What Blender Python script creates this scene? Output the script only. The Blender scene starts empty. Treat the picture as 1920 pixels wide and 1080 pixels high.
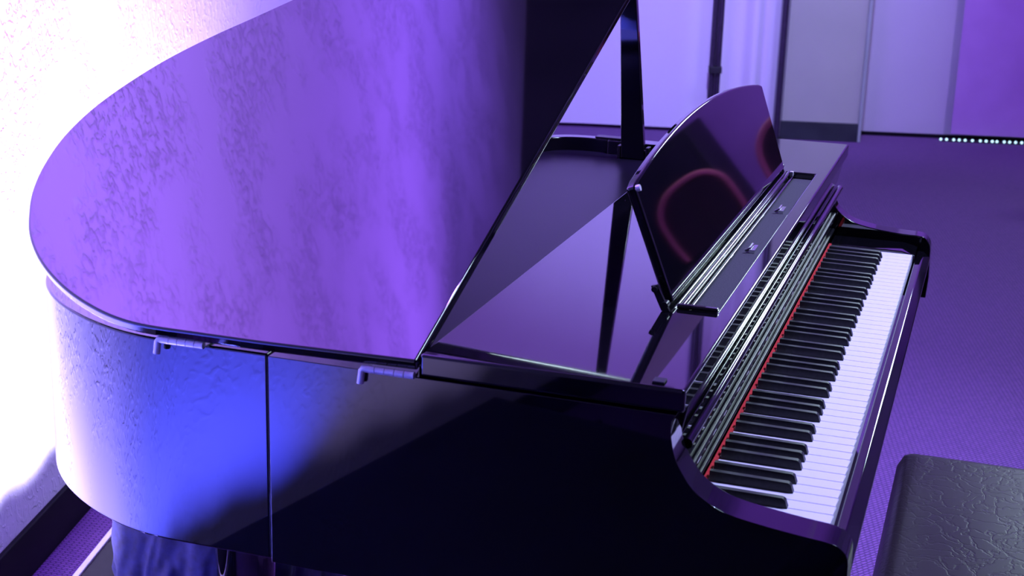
import bpy, bmesh, math, random
from mathutils import Vector, Matrix, noise as mnoise
random.seed(4)
S = bpy.context.scene
COL = S.collection
H = 0.73                      # key tops above the floor

# ------------------------------------------------------------------ camera
cam_d = bpy.data.cameras.new('camera'); cam = bpy.data.objects.new('camera', cam_d); COL.objects.link(cam)
cam_d.sensor_width = 36.0; cam_d.lens = 2769.8 * 36 / 1920
R0 = Vector((0.3186005, -0.9474680, 0.0282499)); R1 = Vector((-0.2555537, -0.1145569, -0.9599839)); R2 = Vector((0.9127902, 0.2986320, -0.2786269))
M = Matrix((R0, -R1, -R2)).transposed().to_4x4()
M.translation = Vector((-1.48230864, -0.11903737, 0.67106315 + H))
cam.matrix_world = M
cam_d.dof.use_dof = True; cam_d.dof.focus_distance = 2.15; cam_d.dof.aperture_fstop = 11
cam_d.clip_start = 0.02
S.camera = cam

# ------------------------------------------------------------------ world, exposure
W = bpy.data.worlds.new('world'); S.world = W; W.use_nodes = True
bgn = W.node_tree.nodes['Background']; bgn.inputs[0].default_value = (0.32, 0.22, 0.75, 1); bgn.inputs[1].default_value = 0.02
S.view_settings.view_transform = 'Standard'; S.view_settings.look = 'None'
S.view_settings.exposure = 0.0; S.view_settings.gamma = 1.0; S.view_settings.use_curve_mapping = False

# ------------------------------------------------------------------ room frame (the room is turned 13.4 degrees to the piano)
TH = math.radians(13.36)
WU = Vector((math.cos(TH), math.sin(TH), 0)); WN = Vector((math.sin(TH), -math.cos(TH), 0))
W0 = Vector((0.754, 1.614, 0))
def rw(u, n, z): return W0 + WU * u + WN * n + Vector((0, 0, z))
RZ = TH

# ------------------------------------------------------------------ lights
def spot(name, loc, target, power, color, angle, blend=0.6, radius=0.03):
    d = bpy.data.lights.new(name, 'SPOT'); o = bpy.data.objects.new(name, d); COL.objects.link(o)
    d.energy = power; d.color = color; d.spot_size = math.radians(angle); d.spot_blend = blend; d.shadow_soft_size = radius
    o.location = loc; o.rotation_euler = (Vector(target) - Vector(loc)).to_track_quat('-Z', 'Y').to_euler(); return o
def area(name, loc, target, power, color, sx, sy, spread=180):
    d = bpy.data.lights.new(name, 'AREA'); o = bpy.data.objects.new(name, d); COL.objects.link(o)
    d.shape = 'RECTANGLE'; d.size = sx; d.size_y = sy; d.energy = power; d.color = color; d.spread = math.radians(spread)
    o.location = loc; o.rotation_euler = (Vector(target) - Vector(loc)).to_track_quat('-Z', 'Y').to_euler(); return o
# violet stage heads that wash the stucco wall
spot('stage_light', rw(-0.9, 1.15, 2.0), rw(0.3, 0, 2.3), 680, (0.33, 0.115, 1.0), 130, 0.9, 0.04)
spot('stage_light', rw(0.8, 1.4, 4.6), rw(0.8, 0, 3.0), 800, (0.30, 0.10, 1.0), 120, 0.9, 0.04)
spot('stage_light', rw(2.6, 1.5, 3.9), rw(2.4, 0, 4.2), 380, (0.25, 0.09, 1.0), 130, 0.9, 0.04)
# lavender wash on the backdrop, violet on the drape, the upper hall and the carpet
spot('stage_light', rw(1.5, 1.6, 4.2), rw(5.5, 1.2, 1.2), 1000, (0.36, 0.35, 1.0), 46, 0.9, 0.1)
spot('stage_light', rw(2.0, 2.2, 5.3), rw(5.5, 1.6, 3.6), 480, (0.42, 0.20, 1.0), 70, 0.9, 0.1)
spot('stage_light', rw(2.6, 4.2, 5.0), rw(5.5, 3.3, 1.5), 620, (0.44, 0.29, 1.0), 42, 0.9, 0.1)
spot('stage_light', rw(-0.2, 4.0, 5.4), rw(-0.4, 2.0, 0.0), 1600, (0.42, 0.43, 1.0), 44, 1.0, 0.1)
# cool white lamp high on the far side of the hall, added cool overhead fill for the keys
area('hall_lamp', (6.2, -0.95, 2.42), (0.6, 0.1, 0.8), 36, (0.70, 0.93, 1.0), 0.8, 0.7)
area('overhead_fill', rw(0.3, 3.2, 4.4), rw(0.1, 2.4, 0.0), 40, (0.56, 0.72, 1.0), 1.2, 0.6, 110)
spot('pilaster_fill', rw(3.2, 3.2, 4.6), rw(5.4, 2.15, 0.9), 85, (0.66, 0.86, 1.0), 26, 1.0, 0.08)  # added fill spot that puts neutral light on the pilaster

# ------------------------------------------------------------------ materials
MAT = {}
def mat(name, base, rough=0.5, metal=0.0, ior=1.5, coat=0.0, emit=None, es=0.0, spec=None):
    m = bpy.data.materials.new(name); m.use_nodes = True
    p = m.node_tree.nodes['Principled BSDF']
    p.inputs['Base Color'].default_value = (*base, 1); p.inputs['Roughness'].default_value = rough
    p.inputs['Metallic'].default_value = metal; p.inputs['IOR'].default_value = ior
    p.inputs['Coat Weight'].default_value = coat; p.inputs['Coat Roughness'].default_value = 0.02
    if emit: p.inputs['Emission Color'].default_value = (*emit, 1); p.inputs['Emission Strength'].default_value = es
    if spec is not None: p.inputs['Specular IOR Level'].default_value = spec
    MAT[name] = m; return m
def nt(m): return m.node_tree, m.node_tree.nodes, m.node_tree.links, m.node_tree.nodes['Principled BSDF']
def noise_mix(m, c1, c2, scale, detail=3, rough_rng=None, bump=0.0, bdist=0.002, stretch=None, rot=(0, 0, 0)):
    t, N, L, p = nt(m)
    tc = N.new('ShaderNodeTexCoord'); mp = N.new('ShaderNodeMapping'); L.new(tc.outputs['Object'], mp.inputs['Vector'])
    if stretch: mp.inputs['Scale'].default_value = stretch
    mp.inputs['Rotation'].default_value = rot
    n = N.new('ShaderNodeTexNoise'); n.inputs['Scale'].default_value = scale; n.inputs['Detail'].default_value = detail
    L.new(mp.outputs[0], n.inputs['Vector'])
    r = N.new('ShaderNodeValToRGB'); r.color_ramp.elements[0].color = (*c1, 1); r.color_ramp.elements[1].color = (*c2, 1)
    r.color_ramp.elements[0].position = 0.3; r.color_ramp.elements[1].position = 0.7
    L.new(n.outputs['Fac'], r.inputs[0]); L.new(r.outputs[0], p.inputs['Base Color'])
    if rough_rng:
        mr = N.new('ShaderNodeMapRange'); mr.inputs['To Min'].default_value, mr.inputs['To Max'].default_value = rough_rng
        L.new(n.outputs['Fac'], mr.inputs['Value']); L.new(mr.outputs[0], p.inputs['Roughness'])
    if bump:
        b = N.new('ShaderNodeBump'); b.inputs['Strength'].default_value = bump; b.inputs['Distance'].default_value = bdist
        L.new(n.outputs['Fac'], b.inputs['Height']); L.new(b.outputs[0], p.inputs['Normal'])
    return m

lacq = mat('black_lacquer', (0.003, 0.003, 0.004), 0.035, 0, 1.72, 0.35)
noise_mix(lacq, (0.0025, 0.0025, 0.0035), (0.0045, 0.004, 0.006), 6, 2)
inner = mat('satin_black_board', (0.006, 0.005, 0.010), 0.28, 0, 1.25, spec=0.3)
noise_mix(inner, (0.006, 0.005, 0.010), (0.010, 0.008, 0.016), 300, 2, bump=0.05, bdist=0.0004)
ivory = mat('ivory_plastic', (0.86, 0.86, 0.88), 0.22)
noise_mix(ivory, (0.84, 0.84, 0.86), (0.88, 0.88, 0.90), 30, 2)
ebony = mat('ebony_plastic', (0.012, 0.012, 0.014), 0.40, spec=0.3)
noise_mix(ebony, (0.010, 0.010, 0.012), (0.018, 0.018, 0.022), 220, 3, bump=0.1, bdist=0.0003)
felt_r = mat('red_felt', (0.5, 0.015, 0.02), 0.95); noise_mix(felt_r, (0.38, 0.01, 0.015), (0.62, 0.03, 0.03), 260, 2)
felt_g = mat('grey_felt', (0.05, 0.05, 0.055), 0.95); noise_mix(felt_g, (0.040, 0.040, 0.045), (0.065, 0.065, 0.07), 500, 3, bump=0.3, bdist=0.0005)
chrome = mat('polished_steel', (0.72, 0.72, 0.74), 0.18, 1.0); noise_mix(chrome, (0.68, 0.68, 0.70), (0.78, 0.78, 0.80), 90, 2)
nickel = mat('satin_nickel', (0.86, 0.85, 0.86), 0.40, 0.3); noise_mix(nickel, (0.82, 0.81, 0.82), (0.90, 0.89, 0.90), 120, 2)
darkmetal = mat('dark_metal', (0.02, 0.02, 0.025), 0.3, 0.6); noise_mix(darkmetal, (0.018, 0.018, 0.02), (0.03, 0.03, 0.035), 60, 2)
alum = mat('aluminium', (0.75, 0.72, 0.78), 0.4, 0.6); noise_mix(alum, (0.7, 0.68, 0.74), (0.82, 0.8, 0.85), 40, 2)
rubber = mat('black_rubber', (0.012, 0.012, 0.014), 0.6); noise_mix(rubber, (0.010, 0.010, 0.014), (0.018, 0.018, 0.022), 12, 3)
pole_m = mat('anodised_pole', (0.045, 0.03, 0.06), 0.35, 0.4); noise_mix(pole_m, (0.04, 0.028, 0.055), (0.06, 0.04, 0.08), 30, 2)
blue_c = mat('blue_cloth', (0.02, 0.03, 0.16), 0.85); noise_mix(blue_c, (0.012, 0.013, 0.06), (0.024, 0.026, 0.12), 60, 4, bump=0.15, bdist=0.002)
burg = mat('burgundy_fabric', (0.03, 0.004, 0.012), 0.9); noise_mix(burg, (0.022, 0.004, 0.012), (0.045, 0.006, 0.02), 180, 3)
burg2 = mat('burgundy_piping', (0.55, 0.10, 0.16), 0.8); noise_mix(burg2, (0.64, 0.14, 0.21), (0.76, 0.18, 0.26), 120, 3)
lens_m = mat('led_lens', (0.3, 0.25, 0.4), 0.15, emit=(0.55, 0.35, 1.0), es=0.4); noise_mix(lens_m, (0.28, 0.22, 0.4), (0.35, 0.3, 0.5), 60, 2)
bead_m = mat('rope_light_bulb', (0.8, 0.9, 0.9), 0.3, emit=(0.55, 0.95, 1.0), es=1.6)
green_m = mat('column_paint', (0.42, 0.46, 0.42), 0.8); noise_mix(green_m, (0.40, 0.44, 0.34), (0.44, 0.48, 0.37), 3, 4, bump=0.1, bdist=0.002)
side_m = mat('corner_trim_paint', (0.33, 0.40, 0.35), 0.7); noise_mix(side_m, (0.31, 0.38, 0.33), (0.36, 0.43, 0.38), 4, 3)
vinyl = mat('vinyl_baseboard', (0.02, 0.03, 0.03), 0.5); noise_mix(vinyl, (0.016, 0.022, 0.024), (0.03, 0.04, 0.042), 8, 4)
bb_l = mat('dark_baseboard', (0.010, 0.009, 0.016), 0.6, spec=0.12); noise_mix(bb_l, (0.004, 0.0035, 0.006), (0.008, 0.007, 0.011), 8, 4)
mblack = mat('matte_black', (0.004, 0.004, 0.005), 0.7, spec=0.2); noise_mix(mblack, (0.003, 0.003, 0.004), (0.006, 0.006, 0.007), 30, 3)
ceil_m = mat('dark_ceiling', (0.01, 0.01, 0.012), 0.9); noise_mix(ceil_m, (0.008, 0.008, 0.010), (0.014, 0.013, 0.016), 4, 3)
wall_m = mat('painted_wall', (0.55, 0.53, 0.58), 0.85); noise_mix(wall_m, (0.53, 0.51, 0.57), (0.57, 0.55, 0.60), 2.5, 5, bump=0.1, bdist=0.003)
dark_wall = mat('dark_drape_wall', (0.02, 0.018, 0.03), 0.9); noise_mix(dark_wall, (0.015, 0.013, 0.024), (0.025, 0.022, 0.036), 3, 3)
sheet = mat('white_sheet', (0.78, 0.76, 0.84), 0.8); noise_mix(sheet, (0.77, 0.75, 0.83), (0.80, 0.78, 0.86), 2, 3)
drape = mat('purple_drape', (0.40, 0.20, 0.62), 0.75); noise_mix(drape, (0.50, 0.27, 0.62), (0.57, 0.32, 0.70), 4, 4)

stucco = mat('stucco_wall', (0.80, 0.79, 0.82), 0.75)
t, N, L, p = nt(stucco)
tc = N.new('ShaderNodeTexCoord'); mp = N.new('ShaderNodeMapping'); L.new(tc.outputs['Object'], mp.inputs['Vector']); mp.inputs['Scale'].default_value = (1, 1, 0.8)
n1 = N.new('ShaderNodeTexNoise'); n1.inputs['Scale'].default_value = 55; n1.inputs['Detail'].default_value = 3; n1.inputs['Distortion'].default_value = 0.8
L.new(mp.outputs[0], n1.inputs['Vector'])
r1 = N.new('ShaderNodeValToRGB'); r1.color_ramp.elements[0].position = 0.50; r1.color_ramp.elements[1].position = 0.62; L.new(n1.outputs['Fac'], r1.inputs[0])
n2 = N.new('ShaderNodeTexNoise'); n2.inputs['Scale'].default_value = 4.0; L.new(mp.outputs[0], n2.inputs['Vector'])
r2 = N.new('ShaderNodeValToRGB'); r2.color_ramp.elements[0].position = 0.40; r2.color_ramp.elements[1].position = 0.6; L.new(n2.outputs['Fac'], r2.inputs[0])
mu = N.new('ShaderNodeMath'); mu.operation = 'MULTIPLY'; L.new(r1.outputs[0], mu.inputs[0]); L.new(r2.outputs[0], mu.inputs[1])
bp = N.new('ShaderNodeBump'); bp.inputs['Strength'].default_value = 0.9; bp.inputs['Distance'].default_value = 0.0085
# the trowelled relief is heavier above hand height than on the rubbed lower wall
sx = N.new('ShaderNodeSeparateXYZ'); L.new(tc.outputs['Object'], sx.inputs[0])
zr_ = N.new('ShaderNodeMapRange'); zr_.inputs['From Min'].default_value = 0.9; zr_.inputs['From Max'].default_value = 1.7; zr_.inputs['To Min'].default_value = 0.22; zr_.inputs['To Max'].default_value = 1.0
L.new(sx.outputs['Z'], zr_.inputs['Value'])
mu2 = N.new('ShaderNodeMath'); mu2.operation = 'MULTIPLY'; L.new(mu.outputs[0], mu2.inputs[0]); L.new(zr_.outputs[0], mu2.inputs[1])
L.new(mu2.outputs[0], bp.inputs['Height']); L.new(bp.outputs[0], p.inputs['Normal'])

carpet = mat('woven_carpet', (0.2, 0.15, 0.26), 0.95)
t, N, L, p = nt(carpet)
tc = N.new('ShaderNodeTexCoord'); mp = N.new('ShaderNodeMapping'); mp.inputs['Rotation'].default_value = (0, 0, math.radians(35))
L.new(tc.outputs['Object'], mp.inputs['Vector'])
br = N.new('ShaderNodeTexBrick'); br.inputs['Scale'].default_value = 1.0; br.inputs['Brick Width'].default_value = 0.016; br.inputs['Row Height'].default_value = 0.0085
br.inputs['Mortar Size'].default_value = 0.0022; br.inputs['Mortar Smooth'].default_value = 1.0; br.offset = 0.5
br.inputs['Color1'].default_value = (0.22, 0.09, 0.31, 1); br.inputs['Color2'].default_value = (0.18, 0.075, 0.27, 1); br.inputs['Mortar'].default_value = (0.08, 0.035, 0.13, 1)
L.new(mp.outputs[0], br.inputs['Vector']); L.new(br.outputs['Color'], p.inputs['Base Color'])
iv = N.new('ShaderNodeMath'); iv.operation = 'SUBTRACT'; iv.inputs[0].default_value = 1.0; L.new(br.outputs['Fac'], iv.inputs[1])
bp = N.new('ShaderNodeBump'); bp.inputs['Strength'].default_value = 0.8; bp.inputs['Distance'].default_value = 0.004
L.new(iv.outputs[0], bp.inputs['Height']); L.new(bp.outputs[0], p.inputs['Normal'])

leather = mat('worn_leather', (0.03, 0.02, 0.028), 0.42, spec=0.14)
t, N, L, p = nt(leather)
tc = N.new('ShaderNodeTexCoord')
vo = N.new('ShaderNodeTexVoronoi'); vo.feature = 'DISTANCE_TO_EDGE'; vo.inputs['Scale'].default_value = 34
ns = N.new('ShaderNodeTexNoise'); ns.inputs['Scale'].default_value = 14; ns.inputs['Detail'].default_value = 5
mx = N.new('ShaderNodeMixRGB'); mx.inputs[0].default_value = 0.12; L.new(tc.outputs['Object'], mx.inputs[1]); L.new(ns.outputs['Color'], mx.inputs[2])
L.new(tc.outputs['Object'], ns.inputs['Vector']); L.new(mx.outputs[0], vo.inputs['Vector'])
rr = N.new('ShaderNodeValToRGB'); rr.color_ramp.elements[0].position = 0.0; rr.color_ramp.elements[1].position = 0.10; L.new(vo.outputs['Distance'], rr.inputs[0])
nz = N.new('ShaderNodeTexNoise'); nz.inputs['Scale'].default_value = 5; L.new(tc.outputs['Object'], nz.inputs['Vector'])
rm = N.new('ShaderNodeMapRange'); rm.inputs['To Min'].default_value = 0.26; rm.inputs['To Max'].default_value = 0.46; L.new(nz.outputs['Fac'], rm.inputs['Value']); L.new(rm.outputs[0], p.inputs['Roughness'])
bp = N.new('ShaderNodeBump'); bp.inputs['Strength'].default_value = 0.16; bp.inputs['Distance'].default_value = 0.0012; L.new(rr.outputs[0], bp.inputs['Height']); L.new(bp.outputs[0], p.inputs['Normal'])
lc = N.new('ShaderNodeValToRGB'); lc.color_ramp.elements[0].color = (0.014, 0.010, 0.014, 1); lc.color_ramp.elements[1].color = (0.028, 0.018, 0.026, 1); L.new(nz.outputs['Fac'], lc.inputs[0]); L.new(lc.outputs[0], p.inputs['Base Color'])

# ------------------------------------------------------------------ mesh helpers
BASE = {}
def add_box(bm, x0, x1, y0, y1, z0, z1):
    v = [bm.verts.new(c) for c in ((x0, y0, z0), (x1, y0, z0), (x1, y1, z0), (x0, y1, z0), (x0, y0, z1), (x1, y0, z1), (x1, y1, z1), (x0, y1, z1))]
    for f in ((0, 3, 2, 1), (4, 5, 6, 7), (0, 1, 5, 4), (1, 2, 6, 5), (2, 3, 7, 6), (3, 0, 4, 7)): bm.faces.new([v[i] for i in f])
    return v
def add_rbox(bm, pts_fn, u0, u1, n0, n1, z0, z1):
    v = [bm.verts.new(pts_fn(*c)) for c in ((u0, n0, z0), (u1, n0, z0), (u1, n1, z0), (u0, n1, z0), (u0, n0, z1), (u1, n0, z1), (u1, n1, z1), (u0, n1, z1))]
    for f in ((0, 3, 2, 1), (4, 5, 6, 7), (0, 1, 5, 4), (1, 2, 6, 5), (2, 3, 7, 6), (3, 0, 4, 7)): bm.faces.new([v[i] for i in f])
def add_prism(bm, pts, fn, a0, a1):
    """polygon pts (p,q) extruded from a0 to a1; fn(a,p,q)->xyz"""
    A = [bm.verts.new(fn(a0, *q)) for q in pts]; B = [bm.verts.new(fn(a1, *q)) for q in pts]; n = len(pts)
    bm.faces.new(A[::-1]); bm.faces.new(B)
    for i in range(n): bm.faces.new((A[i], A[(i + 1) % n], B[(i + 1) % n], B[i]))
def add_tube(bm, path, r, seg=12, cap=True):
    path = [Vector(q) for q in path]; rings = []; n = len(path)
    rad = r if isinstance(r, (list, tuple)) else [r] * n
    up = None
    for i, q in enumerate(path):
        d = (path[min(i + 1, n - 1)] - path[max(i - 1, 0)]).normalized()
        if up is None:
            up = Vector((0, 0, 1)) if abs(d.z) < 0.9 else Vector((1, 0, 0))
        a = d.cross(up).normalized(); b = a.cross(d).normalized(); up = b
        rings.append([bm.verts.new(q + (a * math.cos(2 * math.pi * k / seg) + b * math.sin(2 * math.pi * k / seg)) * rad[i]) for k in range(seg)])
    for i in range(n - 1):
        for k in range(seg): bm.faces.new((rings[i][k], rings[i][(k + 1) % seg], rings[i + 1][(k + 1) % seg], rings[i + 1][k]))
    if cap: bm.faces.new(rings[0][::-1]); bm.faces.new(rings[-1])
def catmull(P, k=8):
    out = []; n = len(P)
    for i in range(n - 1):
        p0, p1, p2, p3 = P[max(i - 1, 0)], P[i], P[i + 1], P[min(i + 2, n - 1)]
        for j in range(k):
            s = j / k
            out.append(tuple(0.5 * ((2 * b) + (-a + c) * s + (2 * a - 5 * b + 4 * c - d) * s * s + (-a + 3 * b - 3 * c + d) * s ** 3) for a, b, c, d in zip(p0, p1, p2, p3)))
    out.append(tuple(P[-1])); return out
def mk(name, bm, m, parent=None, bevel=0.0, seg=2, smooth=35, base=None, limit=40):
    bmesh.ops.recalc_face_normals(bm, faces=bm.faces)
    b = BASE[parent.name] if parent else (Vector(base) if base is not None else Vector((0, 0, 0)))
    bmesh.ops.translate(bm, verts=bm.verts, vec=-b)
    me = bpy.data.meshes.new(name); bm.to_mesh(me); bm.free()
    me.materials.append(MAT[m] if isinstance(m, str) else m)
    o = bpy.data.objects.new(name, me); COL.objects.link(o)
    BASE[o.name] = b
    if parent: o.parent = parent
    else: o.location = b
    if smooth:
        me.shade_smooth(); me.set_sharp_from_angle(angle=math.radians(smooth))
    if bevel:
        md = o.modifiers.new('bevel', 'BEVEL'); md.width = bevel; md.segments = seg; md.limit_method = 'ANGLE'; md.angle_limit = math.radians(limit); md.harden_normals = True
    return o
def NB(): return bmesh.new()
def thing(name, label, cat, loc, group=None):
    o = bpy.data.objects.new(name, None); COL.objects.link(o); o.location = loc; o.empty_display_size = 0.1
    BASE[o.name] = Vector(loc); o['label'] = label; o['category'] = cat
    if group: o['group'] = group
    return o
def tag(o, label, cat, group=None):
    o['label'] = label; o['category'] = cat
    if group: o['group'] = group
    return o
def struct(name, bm, m, **k):
    o = mk(name, bm, m, **k)
    if not k.get('parent'): o['kind'] = 'structure'
    return o
def child(src, name, parent, loc=None):
    c = src.copy(); c.name = name; COL.objects.link(c); c.parent = parent
    if loc is not None: c.location = loc
    return c

# ------------------------------------------------------------------ the room
UMIN, UF, NMAX, ZC = -4.4, 5.62, 6.5, 5.88
bm = NB(); add_rbox(bm, rw, UMIN - .1, UF + .1, -.1, NMAX + .1, -.1, 0); struct('floor', bm, carpet, smooth=0)
bm = NB(); add_rbox(bm, rw, UMIN - .1, UF + .1, -.1, NMAX + .1, ZC, ZC + .1); struct('ceiling', bm, ceil_m, smooth=0)
bm = NB(); add_rbox(bm, rw, UMIN, UF, -.12, 0, 0, ZC); struct('wall_left', bm, stucco, smooth=0)
bm = NB(); add_rbox(bm, rw, UF, UF + .12, 0, NMAX, 0, ZC); struct('wall_far', bm, wall_m, smooth=0)
bm = NB(); add_rbox(bm, rw, UMIN, UF, NMAX, NMAX + .12, 0, ZC); struct('wall_right', bm, wall_m, smooth=0)
bm = NB(); add_rbox(bm, rw, UMIN - .12, UMIN, 0, NMAX, 0, ZC); struct('wall_near', bm, dark_wall, smooth=0)
bm = NB(); add_rbox(bm, rw, UMIN, UF, 0, .012, 0, .105); struct('baseboard_left', bm, bb_l, bevel=.004)
# pilaster on the far wall with its own baseboard and corner trim
bm = NB(); add_rbox(bm, rw, 5.38, UF, 1.93, 2.34, 0, ZC); struct('wall_pilaster', bm, green_m, bevel=.004)
bm = NB(); add_rbox(bm, rw, 5.368, 5.385, 1.925, 2.335, 0, .098); struct('baseboard_pilaster', bm, vinyl, bevel=.003)
bm = NB(); add_rbox(bm, rw, 5.365, 5.50, 2.335, 2.352, 0, ZC); struct('trim_1', bm, side_m, bevel=.003)
bm = NB(); add_rbox(bm, rw, UF - .012, UF, 2.352, NMAX, 0, .02); struct('baseboard_far', bm, bb_l)

# ------------------------------------------------------------------ backdrop by the far wall
def cloth_panel(name, u, n0, n1, z0, z1, folds, amp, m, label, cat, seed, thick=.004):
    rnd = random.Random(seed); ph = [rnd.uniform(0, 6.28) for _ in range(6)]
    bm = NB(); nx, nz = 90, 24; g = []
    for side in (0, 1):
        rows = []
        for j in range(nz + 1):
            fz = j / nz; row = []
            for i in range(nx + 1):
                f = i / nx
                d = amp * (math.sin(folds * f * 6.283 + ph[0] + .5 * math.sin(fz * 2 + ph[1])) + .5 * math.sin(folds * 2.3 * f * 6.283 + ph[2] + fz)) * (1.1 - .3 * fz)
                row.append(bm.verts.new(rw(u + d + side * thick, n0 + (n1 - n0) * f, z0 + (z1 - z0) * fz)))
            rows.append(row)
        g.append(rows)
    for s in (0, 1):
        for j in range(nz):
            for i in range(nx): bm.faces.new((g[s][j][i], g[s][j][i + 1], g[s][j + 1][i + 1], g[s][j + 1][i]))
    for j in range(nz):
        for i in (0, nx): bm.faces.new((g[0][j][i], g[0][j + 1][i], g[1][j + 1][i], g[1][j][i]))
    for i in range(nx):
        for j in (0, nz): bm.faces.new((g[0][j][i], g[0][j][i + 1], g[1][j][i + 1], g[1][j][i]))
    return tag(mk(name, bm, m, base=rw(u, (n0 + n1) / 2, z0), smooth=60), label, cat)
cloth_panel('backdrop_sheet', 5.47, .06, 1.53, .02, 4.2, 2, .004, sheet, 'smooth lavender-lit white backdrop sheet behind the lid prop', 'backdrop', 1)
cloth_panel('backdrop_curtain', 5.50, 1.585, 1.895, .03, 4.2, 1.3, .016, sheet, 'softly folded pale curtain between dark pole and grey pilaster', 'curtain', 2)
cloth_panel('purple_drape', 5.55, 2.86, 5.2, .035, 4.2, 3, .006, drape, 'flat violet drape on the far wall right of the pilaster', 'drape', 3)
t_ = thing('backdrop_pole', 'dark twin-tube backdrop pole with clamp beside the pale curtain', 'pole', rw(5.40, 1.56, 0))
for dn in (-.016, .016):
    bm = NB(); add_tube(bm, [rw(5.40, 1.56 + dn, .012), rw(5.40, 1.56 + dn, 4.3)], .0135, 14); mk('tube', bm, pole_m, t_)
bm = NB(); add_rbox(bm, rw, 5.37, 5.43, 1.525, 1.595, .335, .37); mk('clamp', bm, rubber, t_, bevel=.004)
bm = NB(); add_rbox(bm, rw, 5.26, 5.54, 1.42, 1.70, 0, .012); mk('base_plate', bm, rubber, t_, bevel=.003)
t_ = thing('pilaster_upright', 'slim dark upright against the left edge of the grey pilaster', 'pole', rw(5.36, 1.905, 0))
bm = NB(); add_tube(bm, [rw(5.36, 1.905, .01), rw(5.36, 1.905, 4.3)], .016, 14); mk('tube', bm, pole_m, t_)  # thin upright that draws the dark line beside the pilaster
bm = NB(); add_tube(bm, [rw(5.36, 1.905, 0), rw(5.36, 1.905, .012)], .03, 16); mk('foot', bm, rubber, t_)
# rope light at the foot of the drape
t_ = thing('rope_light', 'string of glowing white bulbs along the foot of violet drape', 'string light', rw(5.50, 4.0, 0))
bm = NB(); add_tube(bm, [rw(5.50, 2.8, .008), rw(5.50, 5.1, .008)], .005, 8); mk('cable', bm, rubber, t_)
bead = None
for k in range(52):
    nn = 2.80 + k * .033 + random.uniform(-.008, .008)
    if bead is None:
        bm = NB(); bmesh.ops.create_uvsphere(bm, u_segments=8, v_segments=5, radius=.007); bmesh.ops.translate(bm, verts=bm.verts, vec=BASE[t_.name])
        bead = mk('bulb', bm, bead_m, t_); bead.location = rw(5.485, nn, .016) - BASE[t_.name]
    else: child(bead, 'bulb', t_, rw(5.485, nn, .016) - BASE[t_.name])

# ------------------------------------------------------------------ LED bar on the floor by the stucco wall
t_ = thing('led_light_bar', 'long black floor light bar with bright metal edge below stucco wall', 'light', rw(-.5, .23, 0))
bm = NB(); add_rbox(bm, rw, -2.8, 1.25, .168, .30, .012, .085); mk('housing', bm, mblack, t_, bevel=.004)
bm = NB(); add_rbox(bm, rw, -2.8, 1.25, .286, .30, .0852, .150); mk('beam_shield', bm, mblack, t_, bevel=.003)  # added lip that keeps the beams off the room side
bm = NB(); add_rbox(bm, rw, -2.8, .165, .155, .168, .06, .088); mk('edge_trim', bm, alum, t_, bevel=.002)
bm = NB(); add_rbox(bm, rw, .17, 1.25, .152, .168, .062, .090); mk('edge_trim', bm, alum, t_, bevel=.002)
for u in (-2.1, -.6, 1.15):
    bm = NB(); add_rbox(bm, rw, u - .03, u + .03, .16, .31, 0, .012); mk('foot', bm, rubber, t_, bevel=.002)
def bar_colour(u):
    stops = [(-2.7, (0.50, 0.40, 1.0)), (-2.1, (0.45, 0.36, 1.0)), (-2.0, (0.06, 0.07, 1.0)), (-1.3, (0.10, 0.11, 1.0)), (-.75, (0.34, 0.26, 1.0)), (-.3, (0.60, 0.52, 1.0)), (.3, (0.62, 0.58, 1.0)), (1.3, (0.40, 0.34, 1.0))]
    for (u0, c0), (u1, c1) in zip(stops, stops[1:]):
        if u <= u1:
            f = max(0, (u - u0) / (u1 - u0)); return tuple(a + (b - a) * f for a, b in zip(c0, c1))
    return stops[-1][1]
for k in range(18):
    u = -2.65 + k * .225
    bm = NB(); add_tube(bm, [rw(u, .235, .085), rw(u, .235, .09)], .022, 20); ln = mk('lens', bm, lens_m, t_)
    spot('led_beam', rw(u, .225, .10), rw(u, -.02, .9), 80 if -2.05 < u < -.4 else (62 if u > -1 else 9), bar_colour(u), 112, 1.0, .015)

# ------------------------------------------------------------------ grand piano
K = 0.0235
P = thing('grand_piano', 'black lacquered grand piano with raised lid and open keyboard', 'piano', (.61, .5, 0))
XL, XR = -.117, 1.339
XN = -.1225            # the front panel and deck stand a little proud of the rim
def yz(a, y, z): return (a, y, z + H)
arm_n = [(.1500, .1450), (.1545, .1361), (.1537, .1191), (.1490, .1000), (.1413, .0853), (.1293, .0690), (.1122, .0565), (.0899, .0475), (.0573, .0420), (.0199, .0375), (-.0064, .0350), (-.0200, .0310), (-.0285, .0210), (-.0300, .0030)]
arm_f = [(.1530, .1450), (.1600, .1280), (.1625, .1080), (.1610, .0850), (.1530, .0590), (.1375, .0430), (.1164, .0315), (.0808, .0240), (.0308, .0190), (-.0036, .0180), (-.0168, .0140), (-.0262, .0000), (-.0280, -.0200)]
def side(name, prof, x0, x1, yb):
    pts = [(yb, -.1), (yb, .146)] + catmull(prof, 5) + [(-.030, -.06), (-.028, -.1)]
    bm = NB(); add_prism(bm, pts, yz, x0, x1); return mk(name, bm, lacq, P, bevel=.0048, seg=4, limit=50, smooth=30)
side('side_panel', arm_n, XN, XL + .040, .602)
side('side_panel', arm_f, XR - .040, XR, .602)

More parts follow.
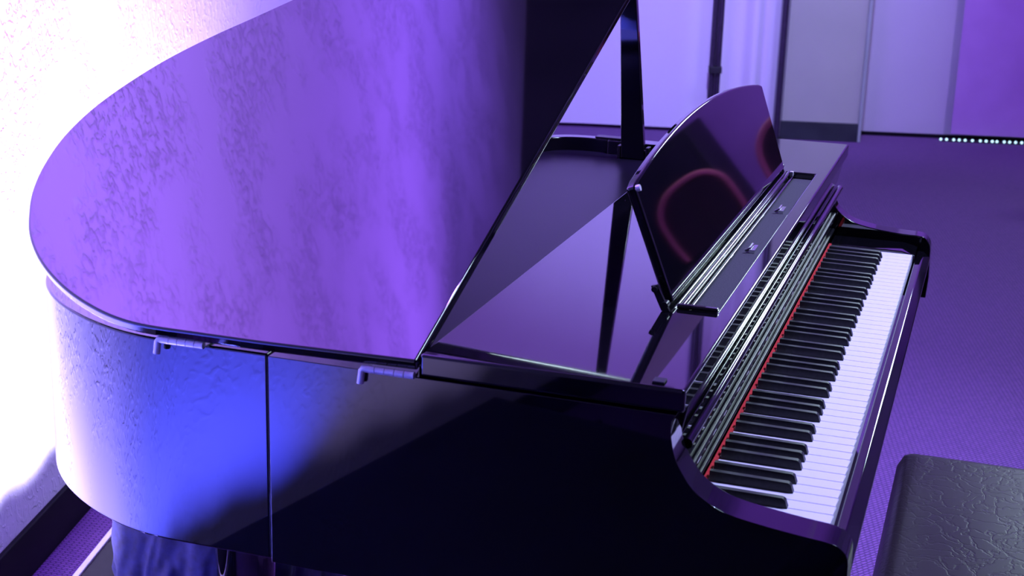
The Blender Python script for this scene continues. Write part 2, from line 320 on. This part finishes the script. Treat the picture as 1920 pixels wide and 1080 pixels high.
# curved rim: outline measured along the closed lid
OUT = [(-.117, .606), (-.117, .68), (-.1165, .745), (-.111, .785), (-.099, .823), (-.078, .868), (-.050, .912), (-.019, .950), (.018, .985), (.057, 1.012), (.112, 1.042), (.178, 1.065), (.255, 1.079), (.345, 1.077),
       (.455, 1.053), (.550, 1.015), (.640, .968), (.78, .899), (.93, .842), (1.08, .80), (1.20, .772), (1.275, .748), (1.318, .712), (1.337, .665), (1.339, .606)]
outline = catmull(OUT, 6)
def offset(pts, d):
    out = []
    for i, q in enumerate(pts):
        a = Vector(pts[max(i - 1, 0)]); b = Vector(pts[min(i + 1, len(pts) - 1)]); tn = (b - a).normalized()
        out.append((q[0] + tn.y * d, q[1] - tn.x * d))
    return out
inn = offset(outline, .028)
bm = NB()
ring = [[bm.verts.new((x, y, z + H)) for x, y in pl] for pl, z in ((outline, -.1), (outline, .146), (inn, .146), (inn, -.1))]
n = len(outline)
for a in range(4):
    for i in range(n - 1): bm.faces.new((ring[a][i], ring[a][i + 1], ring[(a + 1) % 4][i + 1], ring[(a + 1) % 4][i]))
for i in (0, n - 1): bm.faces.new([ring[a][i] for a in range(4)])
mk('rim', bm, lacq, P, bevel=.003, seg=3, limit=50, smooth=30)
# soundboard cover below the lid and bottom board
def slab(name, pts, z0, z1, m, bevel=0):
    bm = NB(); add_prism(bm, pts, lambda a, x, y: (x, y, a + H), z0, z1); return mk(name, bm, m, P, bevel=bevel, smooth=20)
tail = offset(outline, .0295)
slab('inner_board', [(XL + .041, .427)] + [(XL + .041, .60)] + tail[1:-1] + [(XR - .041, .60), (XR - .041, .427)], .108, .120, inner)
slab('bottom_board', [(XL + .041, .03), (XL + .041, .60)] + tail[1:-1] + [(XR - .041, .60), (XR - .041, .03)], -.098, -.085, lacq)
# front deck with the recess for the music desk
DX0, DX1, DY0, DY1 = .155, 1.022, .165, .2125
bm = NB(); z0, z1, zr = .1475 + H, .172 + H, .160 + H
o = [(XN, .1425), (XR, .1425), (XR, .425), (XN, .425)]; i_ = [(DX0, DY0), (DX1, DY0), (DX1, DY1), (DX0, DY1)]
Vb = [bm.verts.new((*q, z0)) for q in o]; Vt = [bm.verts.new((*q, z1)) for q in o]; Vi = [bm.verts.new((*q, z1)) for q in i_]; Vr = [bm.verts.new((*q, zr)) for q in i_]
bm.faces.new(Vb[::-1]); bm.faces.new(Vr)
for a in range(4):
    b = (a + 1) % 4
    bm.faces.new((Vb[a], Vb[b], Vt[b], Vt[a])); bm.faces.new((Vt[a], Vt[b], Vi[b], Vi[a])); bm.faces.new((Vi[a], Vi[b], Vr[b], Vr[a]))
deck = mk('front_deck', bm, lacq, P, bevel=.0035, seg=4, smooth=30)
bm = NB(); add_box(bm, DX0 + .004, DX1 - .004, DY0 + .004, DY1 - .012, zr + .0002, zr + .0018); mk('recess_felt', bm, felt_g, deck)
# wall of the deck towards the inner board (under the deck's rear edge)
bm = NB(); add_box(bm, XL + .041, XR - .041, .405, .424, .1205 + H, .147 + H); mk('deck_support', bm, lacq, P, bevel=.002)
# small fillet block where the rim steps up to the deck
for xa, xb in ((XN, XL + .028), (XR - .028, XR)):
    pts = [(.4255, .1465)] + [(.4255 + .012 * (1 - math.cos(a)) , .1465 + .012 * (1 - math.sin(a))) for a in [math.pi / 2 * k / 6 for k in range(7)]]
    pts = [(.4255, .1465), (.4375, .1465)] + [(.4375 - .012 * math.sin(a), .1585 - .012 * math.cos(a)) for a in [math.pi / 2 * k / 6 for k in range(1, 7)]]
    bm = NB(); add_prism(bm, pts, yz, xa, xb); mk('step_fillet', bm, lacq, P)
bm = NB(); add_box(bm, -.113, -.099, .166, .179, .172 + H, .1745 + H); mk('bumper', bm, rubber, P, bevel=.001)

# music desk
DT = math.radians(20.5); dS, dC = math.sin(DT), math.cos(DT)
def dk(a, x, h):   # a thickness (towards the back), h up the slope
    return (x, .2145 + h * dS + a * dC, .1745 + h * dC - a * dS + H)
top = []
x0, x1 = .140, 1.028
for k in range(41):
    f = k / 40; top.append((x0 + (x1 - x0) * f, .152 + .032 * (1 - (2 * f - 1) ** 2)))
def rc(pts_c, r, a0, a1): return [(pts_c[0] + r * math.cos(a0 + (a1 - a0) * k / 5), pts_c[1] + r * math.sin(a0 + (a1 - a0) * k / 5)) for k in range(6)]
poly = [(x0 + .012, .004), (x1 - .012, .004)] + [(x1, .150)] + [q for q in top[::-1][1:-1]] + [(x0 + .001, .150)]
bm = NB(); add_prism(bm, poly, dk, 0, .012); desk = mk('music_desk', bm, lacq, P, bevel=.0035, seg=4, smooth=30)
bm = NB(); add_tube(bm, [(DX0 + .002, .2085, .1705 + H), (DX1 - .002, .2085, .1705 + H)], .0032, 12); mk('hinge_rail', bm, lacq, deck)
bm = NB(); add_tube(bm, [(DX0 + .002, .2010, .1650 + H), (DX1 - .002, .2010, .1650 + H)], .0026, 12); mk('hinge_rail', bm, lacq, deck)
bm = NB(); add_box(bm, DX0 - .006, DX0 + .002, .163, .212, .1722 + H, .1775 + H); mk('recess_end_bar', bm, lacq, deck, bevel=.002, seg=3)
bm = NB(); add_box(bm, DX1 - .012, DX1 - .006, .200, .206, .162 + H, .175 + H); mk('hinge_stop', bm, nickel, deck, bevel=.001)
for x in (.757, .498):
    bm = NB(); add_box(bm, x - .016, x + .016, .176, .184, .1618 + H, .1665 + H); add_tube(bm, [(x + .012, .183, .168 + H), (x - .014, .183, .168 + H), (x - .018, .189, .165 + H)], .002, 8); mk('latch', bm, chrome, deck)
for x in (.136, 1.02):
    bm = NB()
    add_prism(bm, [(.2160, .1725), (.2260, .1725), (.2400, .2010), (.2330, .2030)], yz, x - .004, x + .001)
    add_tube(bm, [(x - .008, .222, .180 + H), (x + .004, .222, .180 + H)], .0045, 12); add_tube(bm, [(x - .008, .235, .198 + H), (x + .004, .235, .198 + H)], .0035, 12)
    mk('desk_bracket', bm, darkmetal, desk)
bm = NB(); add_prism(bm, [(.2405, .1725), (.2465, .1725), (.2470, .2400), (.2420, .2400)], yz, .56, .60); mk('desk_strut', bm, darkmetal, desk)
bm = NB(); add_tube(bm, [dk(.004, x0 + .006, .146), dk(-.004, x0 + .006, .146)], .004, 12); mk('corner_stud', bm, nickel, desk)

# fascia, key-cover lip and key-cover board
def strip(name, pts, m, x0=XL + .041, x1=XR - .041, par=None, bevel=.0, seg=2):
    bm = NB(); add_prism(bm, pts, yz, x0, x1); return mk(name, bm, m, par or P, bevel=bevel, seg=seg, smooth=30)
strip('fascia', [(.1455, .147), (.1535, .106), (.170, .106), (.170, .147)], lacq, bevel=.0015)
cover = strip('key_cover', [(.1555, .1005), (.1555, .010), (.172, .010), (.172, .1005)], lacq, bevel=.0012)
bm = NB(); add_tube(bm, [(XL + .047, .1475, .0955 + H), (XR - .047, .1475, .0955 + H)], .0058, 16); mk('cover_lip', bm, lacq, cover)
bm = NB(); add_tube(bm, [(XL + .043, .1525, .045 + H), (XR - .043, .1525, .045 + H)], .0032, 14); mk('cover_bead', bm, darkmetal, cover)
bm = NB(); add_tube(bm, [(XL + .043, .1530, .014 + H), (XR - .043, .1530, .014 + H)], .0030, 12); mk('cover_bead', bm, darkmetal, cover)
strip('felt_strip', [(.1465, .0005), (.1510, .0005), (.1510, .0045), (.1465, .0040)], felt_r, -.004, 52 * K + .004)
# keybed, key blocks, key slip
strip('keybed', [(.004, -.098), (.40, -.098), (.40, -.030), (.004, -.030)], lacq, bevel=.002)
for a, b in ((XL + .041, -.0025), (52 * K + .0025, XR - .041)):
    strip('key_block', [(-.004, -.029), (.150, -.029), (.150, .004), (.020, .004), (-.004, -.002)], lacq, a, b, bevel=.002)
strip('key_slip', [(-.0250, -.045), (-.0045, -.045), (-.0045, -.010), (-.0160, -.010), (-.0290, -.0215), (-.0285, -.026)], lacq, bevel=.002, seg=3)
bm = NB(); add_tube(bm, [(XR - .0405, .1705, .047 + H), (XR - .045, .1705, .047 + H)], .004, 12); mk('stop_screw', bm, chrome, P)
# keys
bm = NB()
w = K / 2 - .0004
for_v = [(-w, 0, -.018), (w, 0, -.018), (w, 0, -.0015), (w - .001, .0012, 0), (-w + .001, .0012, 0), (-w, 0, -.0015)]
back = [(-w, .148, -.018), (w, .148, -.018), (w, .148, -.001), (w - .001, .148, 0), (-w + .001, .148, 0), (-w, .148, -.001)]
A = [bm.verts.new(Vector(q) + BASE['grand_piano']) for q in for_v]; B = [bm.verts.new(Vector(q) + BASE['grand_piano']) for q in back]
bm.faces.new(A[::-1]); bm.faces.new(B)
for i in range(6): bm.faces.new((A[i], A[(i + 1) % 6], B[(i + 1) % 6], B[i]))
wk = mk('white_key', bm, ivory, P, smooth=25)
for s in range(52):
    loc = Vector(((s + .5) * K, 0, H)) - BASE['grand_piano']
    if s == 0: wk.location = loc
    else: child(wk, 'white_key', P, loc)
bm = NB()
q0 = [(-.0050, .0500, .0002), (.0050, .0500, .0002), (.0050, .1450, .0002), (-.0050, .1450, .0002)]
q1 = [(-.0044, .0530, .0090), (.0044, .0530, .0090), (.0044, .1450, .0100), (-.0044, .1450, .0100)]
q2 = [(-.0036, .0565, .0112), (.0036, .0565, .0112), (.0036, .1450, .0118), (-.0036, .1450, .0118)]
LV = [[bm.verts.new(Vector(q) + BASE['grand_piano']) for q in ql] for ql in (q0, q1, q2)]
bm.faces.new(LV[0][::-1]); bm.faces.new(LV[2])
for a in range(2):
    for i in range(4): bm.faces.new((LV[a][i], LV[a][(i + 1) % 4], LV[a + 1][(i + 1) % 4], LV[a + 1][i]))
bk = mk('black_key', bm, ebony, P, smooth=40)
offs = {0: .0015, 2: -.0018, 3: .0018, 5: -.0025, 6: 0}   # after white index mod 7 (A=0): A C D F G
first = True
for s in range(51):
    r_ = s % 7
    if r_ in (1, 4): continue        # B and E have none
    loc = Vector(((s + 1) * K + offs.get(r_, 0), 0, H)) - BASE['grand_piano']
    if first: bk.location = loc; first = False
    else: child(bk, 'black_key', P, loc)

# lid, hinged along the near side
LA = math.radians(20.7)
def ld(a, s, y): return (-.1195 + s * math.cos(LA) - a * math.sin(LA), y, .1545 + s * math.sin(LA) + a * math.cos(LA) + H)
lo = [(x + .117 - .004, y) for x, y in offset(outline, -.004)]
lid_pts = [(-.004, .4265)] + lo + [(lo[-1][0], .4265)]
bm = NB(); add_prism(bm, lid_pts, ld, 0, .0135); lid = mk('lid', bm, lacq, P, bevel=.0035, seg=4, limit=50, smooth=30)
for y0, y1 in ((.678, .7315), (.429, .4846)):
    bm = NB(); n = 5; L_ = (y1 - y0) / n
    for k in range(n): add_tube(bm, [(-.1265, y0 + k * L_ + .0004, .1492 + H), (-.1265, y0 + (k + 1) * L_ - .0004, .1492 + H)], .0042, 12)
    hg = mk('hinge', bm, nickel, lid)
    bm = NB(); add_tube(bm, [(-.1265, y1 - .002, .1492 + H), (-.1265, y1 + .003, .1490 + H), (-.1268, y1 + .0045, .1465 + H), (-.1275, y1 + .006, .1325 + H)], .0040, 12); mk('hinge_pin', bm, nickel, hg)
    bm = NB(); add_box(bm, -.1260, -.096, y0, y1, .1462 + H, .1480 + H); mk('hinge_leaf', bm, nickel, hg)
# lid prop
pb, pt = Vector((1.272, .5420, .121 + H)), Vector((1.262, .584, 0))
s_ = (pt.x + .1195) / math.cos(LA); pt.z = .1545 + s_ * math.sin(LA) + H - .004
bm = NB()
hx = .008
for wv, q in ((.0185, pb), (.012, pt)):
    pass
def prop_sec(q, wv): return [q + Vector((sx * hx, sy * wv, 0)) for sx, sy in ((-1, -1), (1, -1), (1, 1), (-1, 1))]
A = [bm.verts.new(v) for v in prop_sec(pb, .0235)]; B = [bm.verts.new(v) for v in prop_sec(pt, .0100)]
bm.faces.new(A[::-1]); bm.faces.new(B)
for i in range(4): bm.faces.new((A[i], A[(i + 1) % 4], B[(i + 1) % 4], B[i]))
prop = mk('lid_prop', bm, lacq, P, bevel=.002, seg=3)
bm = NB(); add_tube(bm, [(1.272, .512, .135 + H), (1.272, .575, .135 + H)], .004, 12); add_box(bm, 1.262, 1.282, .567, .573, .1205 + H, .145 + H); add_box(bm, 1.262, 1.282, .511, .517, .1205 + H, .145 + H); mk('prop_bracket', bm, darkmetal, prop, bevel=.001)
bm = NB(); add_box(bm, 1.313, 1.337, .575, .632, .1462 + H, .1495 + H); mk('prop_rest', bm, darkmetal, P, bevel=.001)
# legs and pedal lyre
def leg(x, y, ztop):
    bm = NB(); add_tube(bm, [(x, y, .045), (x, y, .10), (x, y, .30), (x, y, ztop)], [.034, .038, .046, .056], 24); lg = mk('leg', bm, lacq, P, smooth=50)
    bm = NB(); add_tube(bm, [(x - .012, y, .022), (x + .012, y, .022)], .022, 18); add_tube(bm, [(x, y, .03), (x, y, .05)], .012, 12); mk('caster', bm, darkmetal, lg)
zb = H - .0985
leg(.02, .10, zb); leg(1.20, .10, zb); leg(.41, .93, zb)
bm = NB(); add_box(bm, .55, .565, .30, .33, .13, zb); add_box(bm, .66, .675, .30, .33, .13, zb); add_box(bm, .50, .725, .25, .36, .08, .13); lyre = mk('pedal_lyre', bm, lacq, P, bevel=.003)
for x in (.55, .6125, .675):
    bm = NB(); add_box(bm, x - .011, x + .011, .15, .255, .092, .102); mk('pedal', bm, chrome, lyre, bevel=.003)

# ------------------------------------------------------------------ bench
B_ = thing('piano_bench', 'dark worn leather piano bench pulled up to the keyboard', 'bench', (.58, -.22, 0))
bx0, bx1, by0, by1, bt = .27, .902, -.385, -.026, .48
bm = NB(); nx, ny = 60, 36
def sup(f): return 1 - abs(2 * f - 1) ** 14
gt = []
for j in range(ny + 1):
    row = []
    for i in range(nx + 1):
        x = bx0 + (bx1 - bx0) * i / nx; y = by0 + (by1 - by0) * j / ny
        ex = min(x - bx0, bx1 - x); ey = min(y - by0, by1 - y); rr_ = .026
        dz = 0
        for e in (ex, ey):
            if e < rr_: dz += rr_ - math.sqrt(max(rr_ ** 2 - (rr_ - e) ** 2, 0))
        z = bt - min(dz, .032) + .004 * math.sin(math.pi * i / nx) * math.sin(math.pi * j / ny)
        row.append(bm.verts.new((x, y, z)))
    gt.append(row)
for j in range(ny):
    for i in range(nx): bm.faces.new((gt[j][i], gt[j][i + 1], gt[j + 1][i + 1], gt[j + 1][i]))
edge = gt[0] + [r[-1] for r in gt[1:]] + gt[-1][::-1][1:] + [r[0] for r in gt[::-1][1:-1]]
low = [bm.verts.new((v.co.x, v.co.y, bt - .065)) for v in edge]
m_ = len(edge)
for i in range(m_): bm.faces.new((edge[i], low[i], low[(i + 1) % m_], edge[(i + 1) % m_]))
bm.faces.new(low)
mk('cushion', bm, leather, B_, smooth=70)
bm = NB(); add_box(bm, bx0 + .012, bx1 - .012, by0 + .012, by1 - .012, bt - .125, bt - .066); mk('apron', bm, lacq, B_, bevel=.003)
for x in (bx0 + .04, bx1 - .04):
    for y in (by0 + .04, by1 - .04):
        bm = NB(); add_box(bm, x - .022, x + .022, y - .022, y + .022, 0, bt - .126); mk('leg', bm, lacq, B_, bevel=.003)

# ------------------------------------------------------------------ dark blue cloth over a case under the tail
bm = NB(); rnd = random.Random(9)
cx, cy, hx_, hy_, ht = .66, 1.095, .21, .135, .36
prof = []
def cloth_pt(fa, fv):
    # fa around, fv 0..1 : top centre -> edge -> floor
    ang = fa * 2 * math.pi
    ca, sa = math.cos(ang), math.sin(ang)
    k = 1 / max(abs(ca) ** 6 + abs(sa) ** 6, 1e-6) ** (1 / 6)
    fold = .5 * math.sin(ang * 9 + 1.3 * math.sin(ang * 2)) + .5 * math.sin(ang * 14 + 2.1)
    if fv < .35:
        r = fv / .35; z = ht + .010 * math.sin(ang * 5 + r * 4) * r
        return (cx + hx_ * k * ca * r, cy + hy_ * k * sa * r, z)
    g = (fv - .35) / .65
    dg = Vector((ang * 2.2 + g * 1.6, g * 1.1 - ang * .8, 3.7))
    fold = .55 * fold + 1.5 * (.5 - abs(mnoise.noise(dg * 2.3))) * math.sin(math.pi * min(1, g * 1.4)) - .35 + .5 * mnoise.noise(dg * 5.0)
    out = 1 + .05 * g + fold * .10 * g ** .7
    return (cx + hx_ * k * ca * out + .02 * g * math.sin(g * 5 + ang * 3), cy + hy_ * k * sa * (1 + .04 * g + fold * .12 * g ** .7), ht * (1 - g) + .004 + .006 * math.sin(ang * 7) * (1 - g))
NA, NV = 220, 60; rows = []
for j in range(1, NV + 1): rows.append([bm.verts.new(cloth_pt(i / NA, j / NV)) for i in range(NA)])
c0 = bm.verts.new((cx, cy, ht))
for i in range(NA): bm.faces.new((c0, rows[0][i], rows[0][(i + 1) % NA]))
for j in range(NV - 1):
    for i in range(NA): bm.faces.new((rows[j][i], rows[j + 1][i], rows[j + 1][(i + 1) % NA], rows[j][(i + 1) % NA]))
bm.faces.new(rows[-1])
tag(mk('cloth_cover', bm, blue_c, base=(cx, cy, 0), smooth=80), 'crumpled dark blue cloth heaped under the tail of piano', 'cloth')

# ------------------------------------------------------------------ burgundy chairs beyond the right edge of the frame (seen in the music desk)
def chair(loc, rz, label):
    T = thing('stacking_chair', label, 'chair', loc, 'burgundy chairs mirrored in the music desk'); b = Vector(loc); rot = Matrix.Rotation(rz, 3, 'Z')
    def q(x, y, z): return b + rot @ Vector((x, y, z))
    bm = NB(); add_rbox(bm, q, -.22, .22, -.21, .21, .42, .48); mk('seat', bm, burg, T, bevel=.02, seg=4)
    pts = catmull([(-.20, .50), (-.215, .62), (-.20, .76), (-.12, .84), (0, .86), (.12, .84), (.20, .76), (.215, .62), (.20, .50)], 5)
    bm = NB(); add_prism(bm, pts, lambda a, x, z: q(x, .20 + a + (z - .5) * .18, z), 0, .045); mk('backrest', bm, burg, T, bevel=.01, seg=3)
    bm = NB(); add_tube(bm, [q(x, .195 + (z - .5) * .18, z) for x, z in pts], .017, 10); mk('back_piping', bm, burg2, T, smooth=60)
    for s in (-1, 1):
        bm = NB(); add_tube(bm, [q(s * .20, -.19, .0), q(s * .20, -.17, .42)], .011, 10); mk('leg', bm, darkmetal, T)
        bm = NB(); add_tube(bm, [q(s * .20, .26, .0), q(s * .20, .19, .42), q(s * .20, .235, .60)], .011, 10); mk('leg', bm, darkmetal, T)
    return T
chair((5.75, -1.40, 0), math.radians(-95), 'burgundy padded chair by far wall, left one in desk reflection')
chair((5.20, -.74, 0), math.radians(-75), 'burgundy padded chair nearer the drape, right one in desk reflection')

# ------------------------------------------------------------------ black gear that the piano mirrors
T = thing('equipment_case', 'black equipment case beside the piano, mirrored in its long side', 'case', rw(-1.70, .80, 0))
cu0, cu1, cn0, cn1 = -2.09, -1.31, .445, 1.15
bm = NB(); add_rbox(bm, rw, cu0, cu1, cn0, cn1, .03, .33); mk('case_body', bm, mblack, T, bevel=.006, seg=3)
bm = NB(); add_rbox(bm, rw, cu0, cu1, cn0, cn1, .334, .455); mk('case_lid', bm, mblack, T, bevel=.006, seg=3)
for u in (cu0 + .12, cu1 - .12):
    for n in (cn0 + .1, cn1 - .1):
        bm = NB(); add_tube(bm, [rw(u - .012, n, .016), rw(u + .012, n, .016)], .016, 14); mk('caster', bm, rubber, T)
    bm = NB(); add_rbox(bm, rw, u - .03, u + .03, cn1, cn1 + .008, .30, .37); mk('latch', bm, darkmetal, T, bevel=.002)
T = thing('loudspeaker', 'tall black loudspeaker cabinet behind the burgundy chairs', 'speaker', rw(5.25, 4.3, 0))
c_ = Vector((6.42, -1.62, 0)); T.location = c_; BASE[T.name] = c_
bm = NB(); add_box(bm, 6.20, 6.64, -1.95, -1.29, .004, 1.08); mk('cabinet', bm, rubber, T, bevel=.01, seg=3)
bm = NB(); add_box(bm, 6.190, 6.1995, -1.92, -1.32, .05, 1.04); mk('grille', bm, dark_wall, T, bevel=.003)
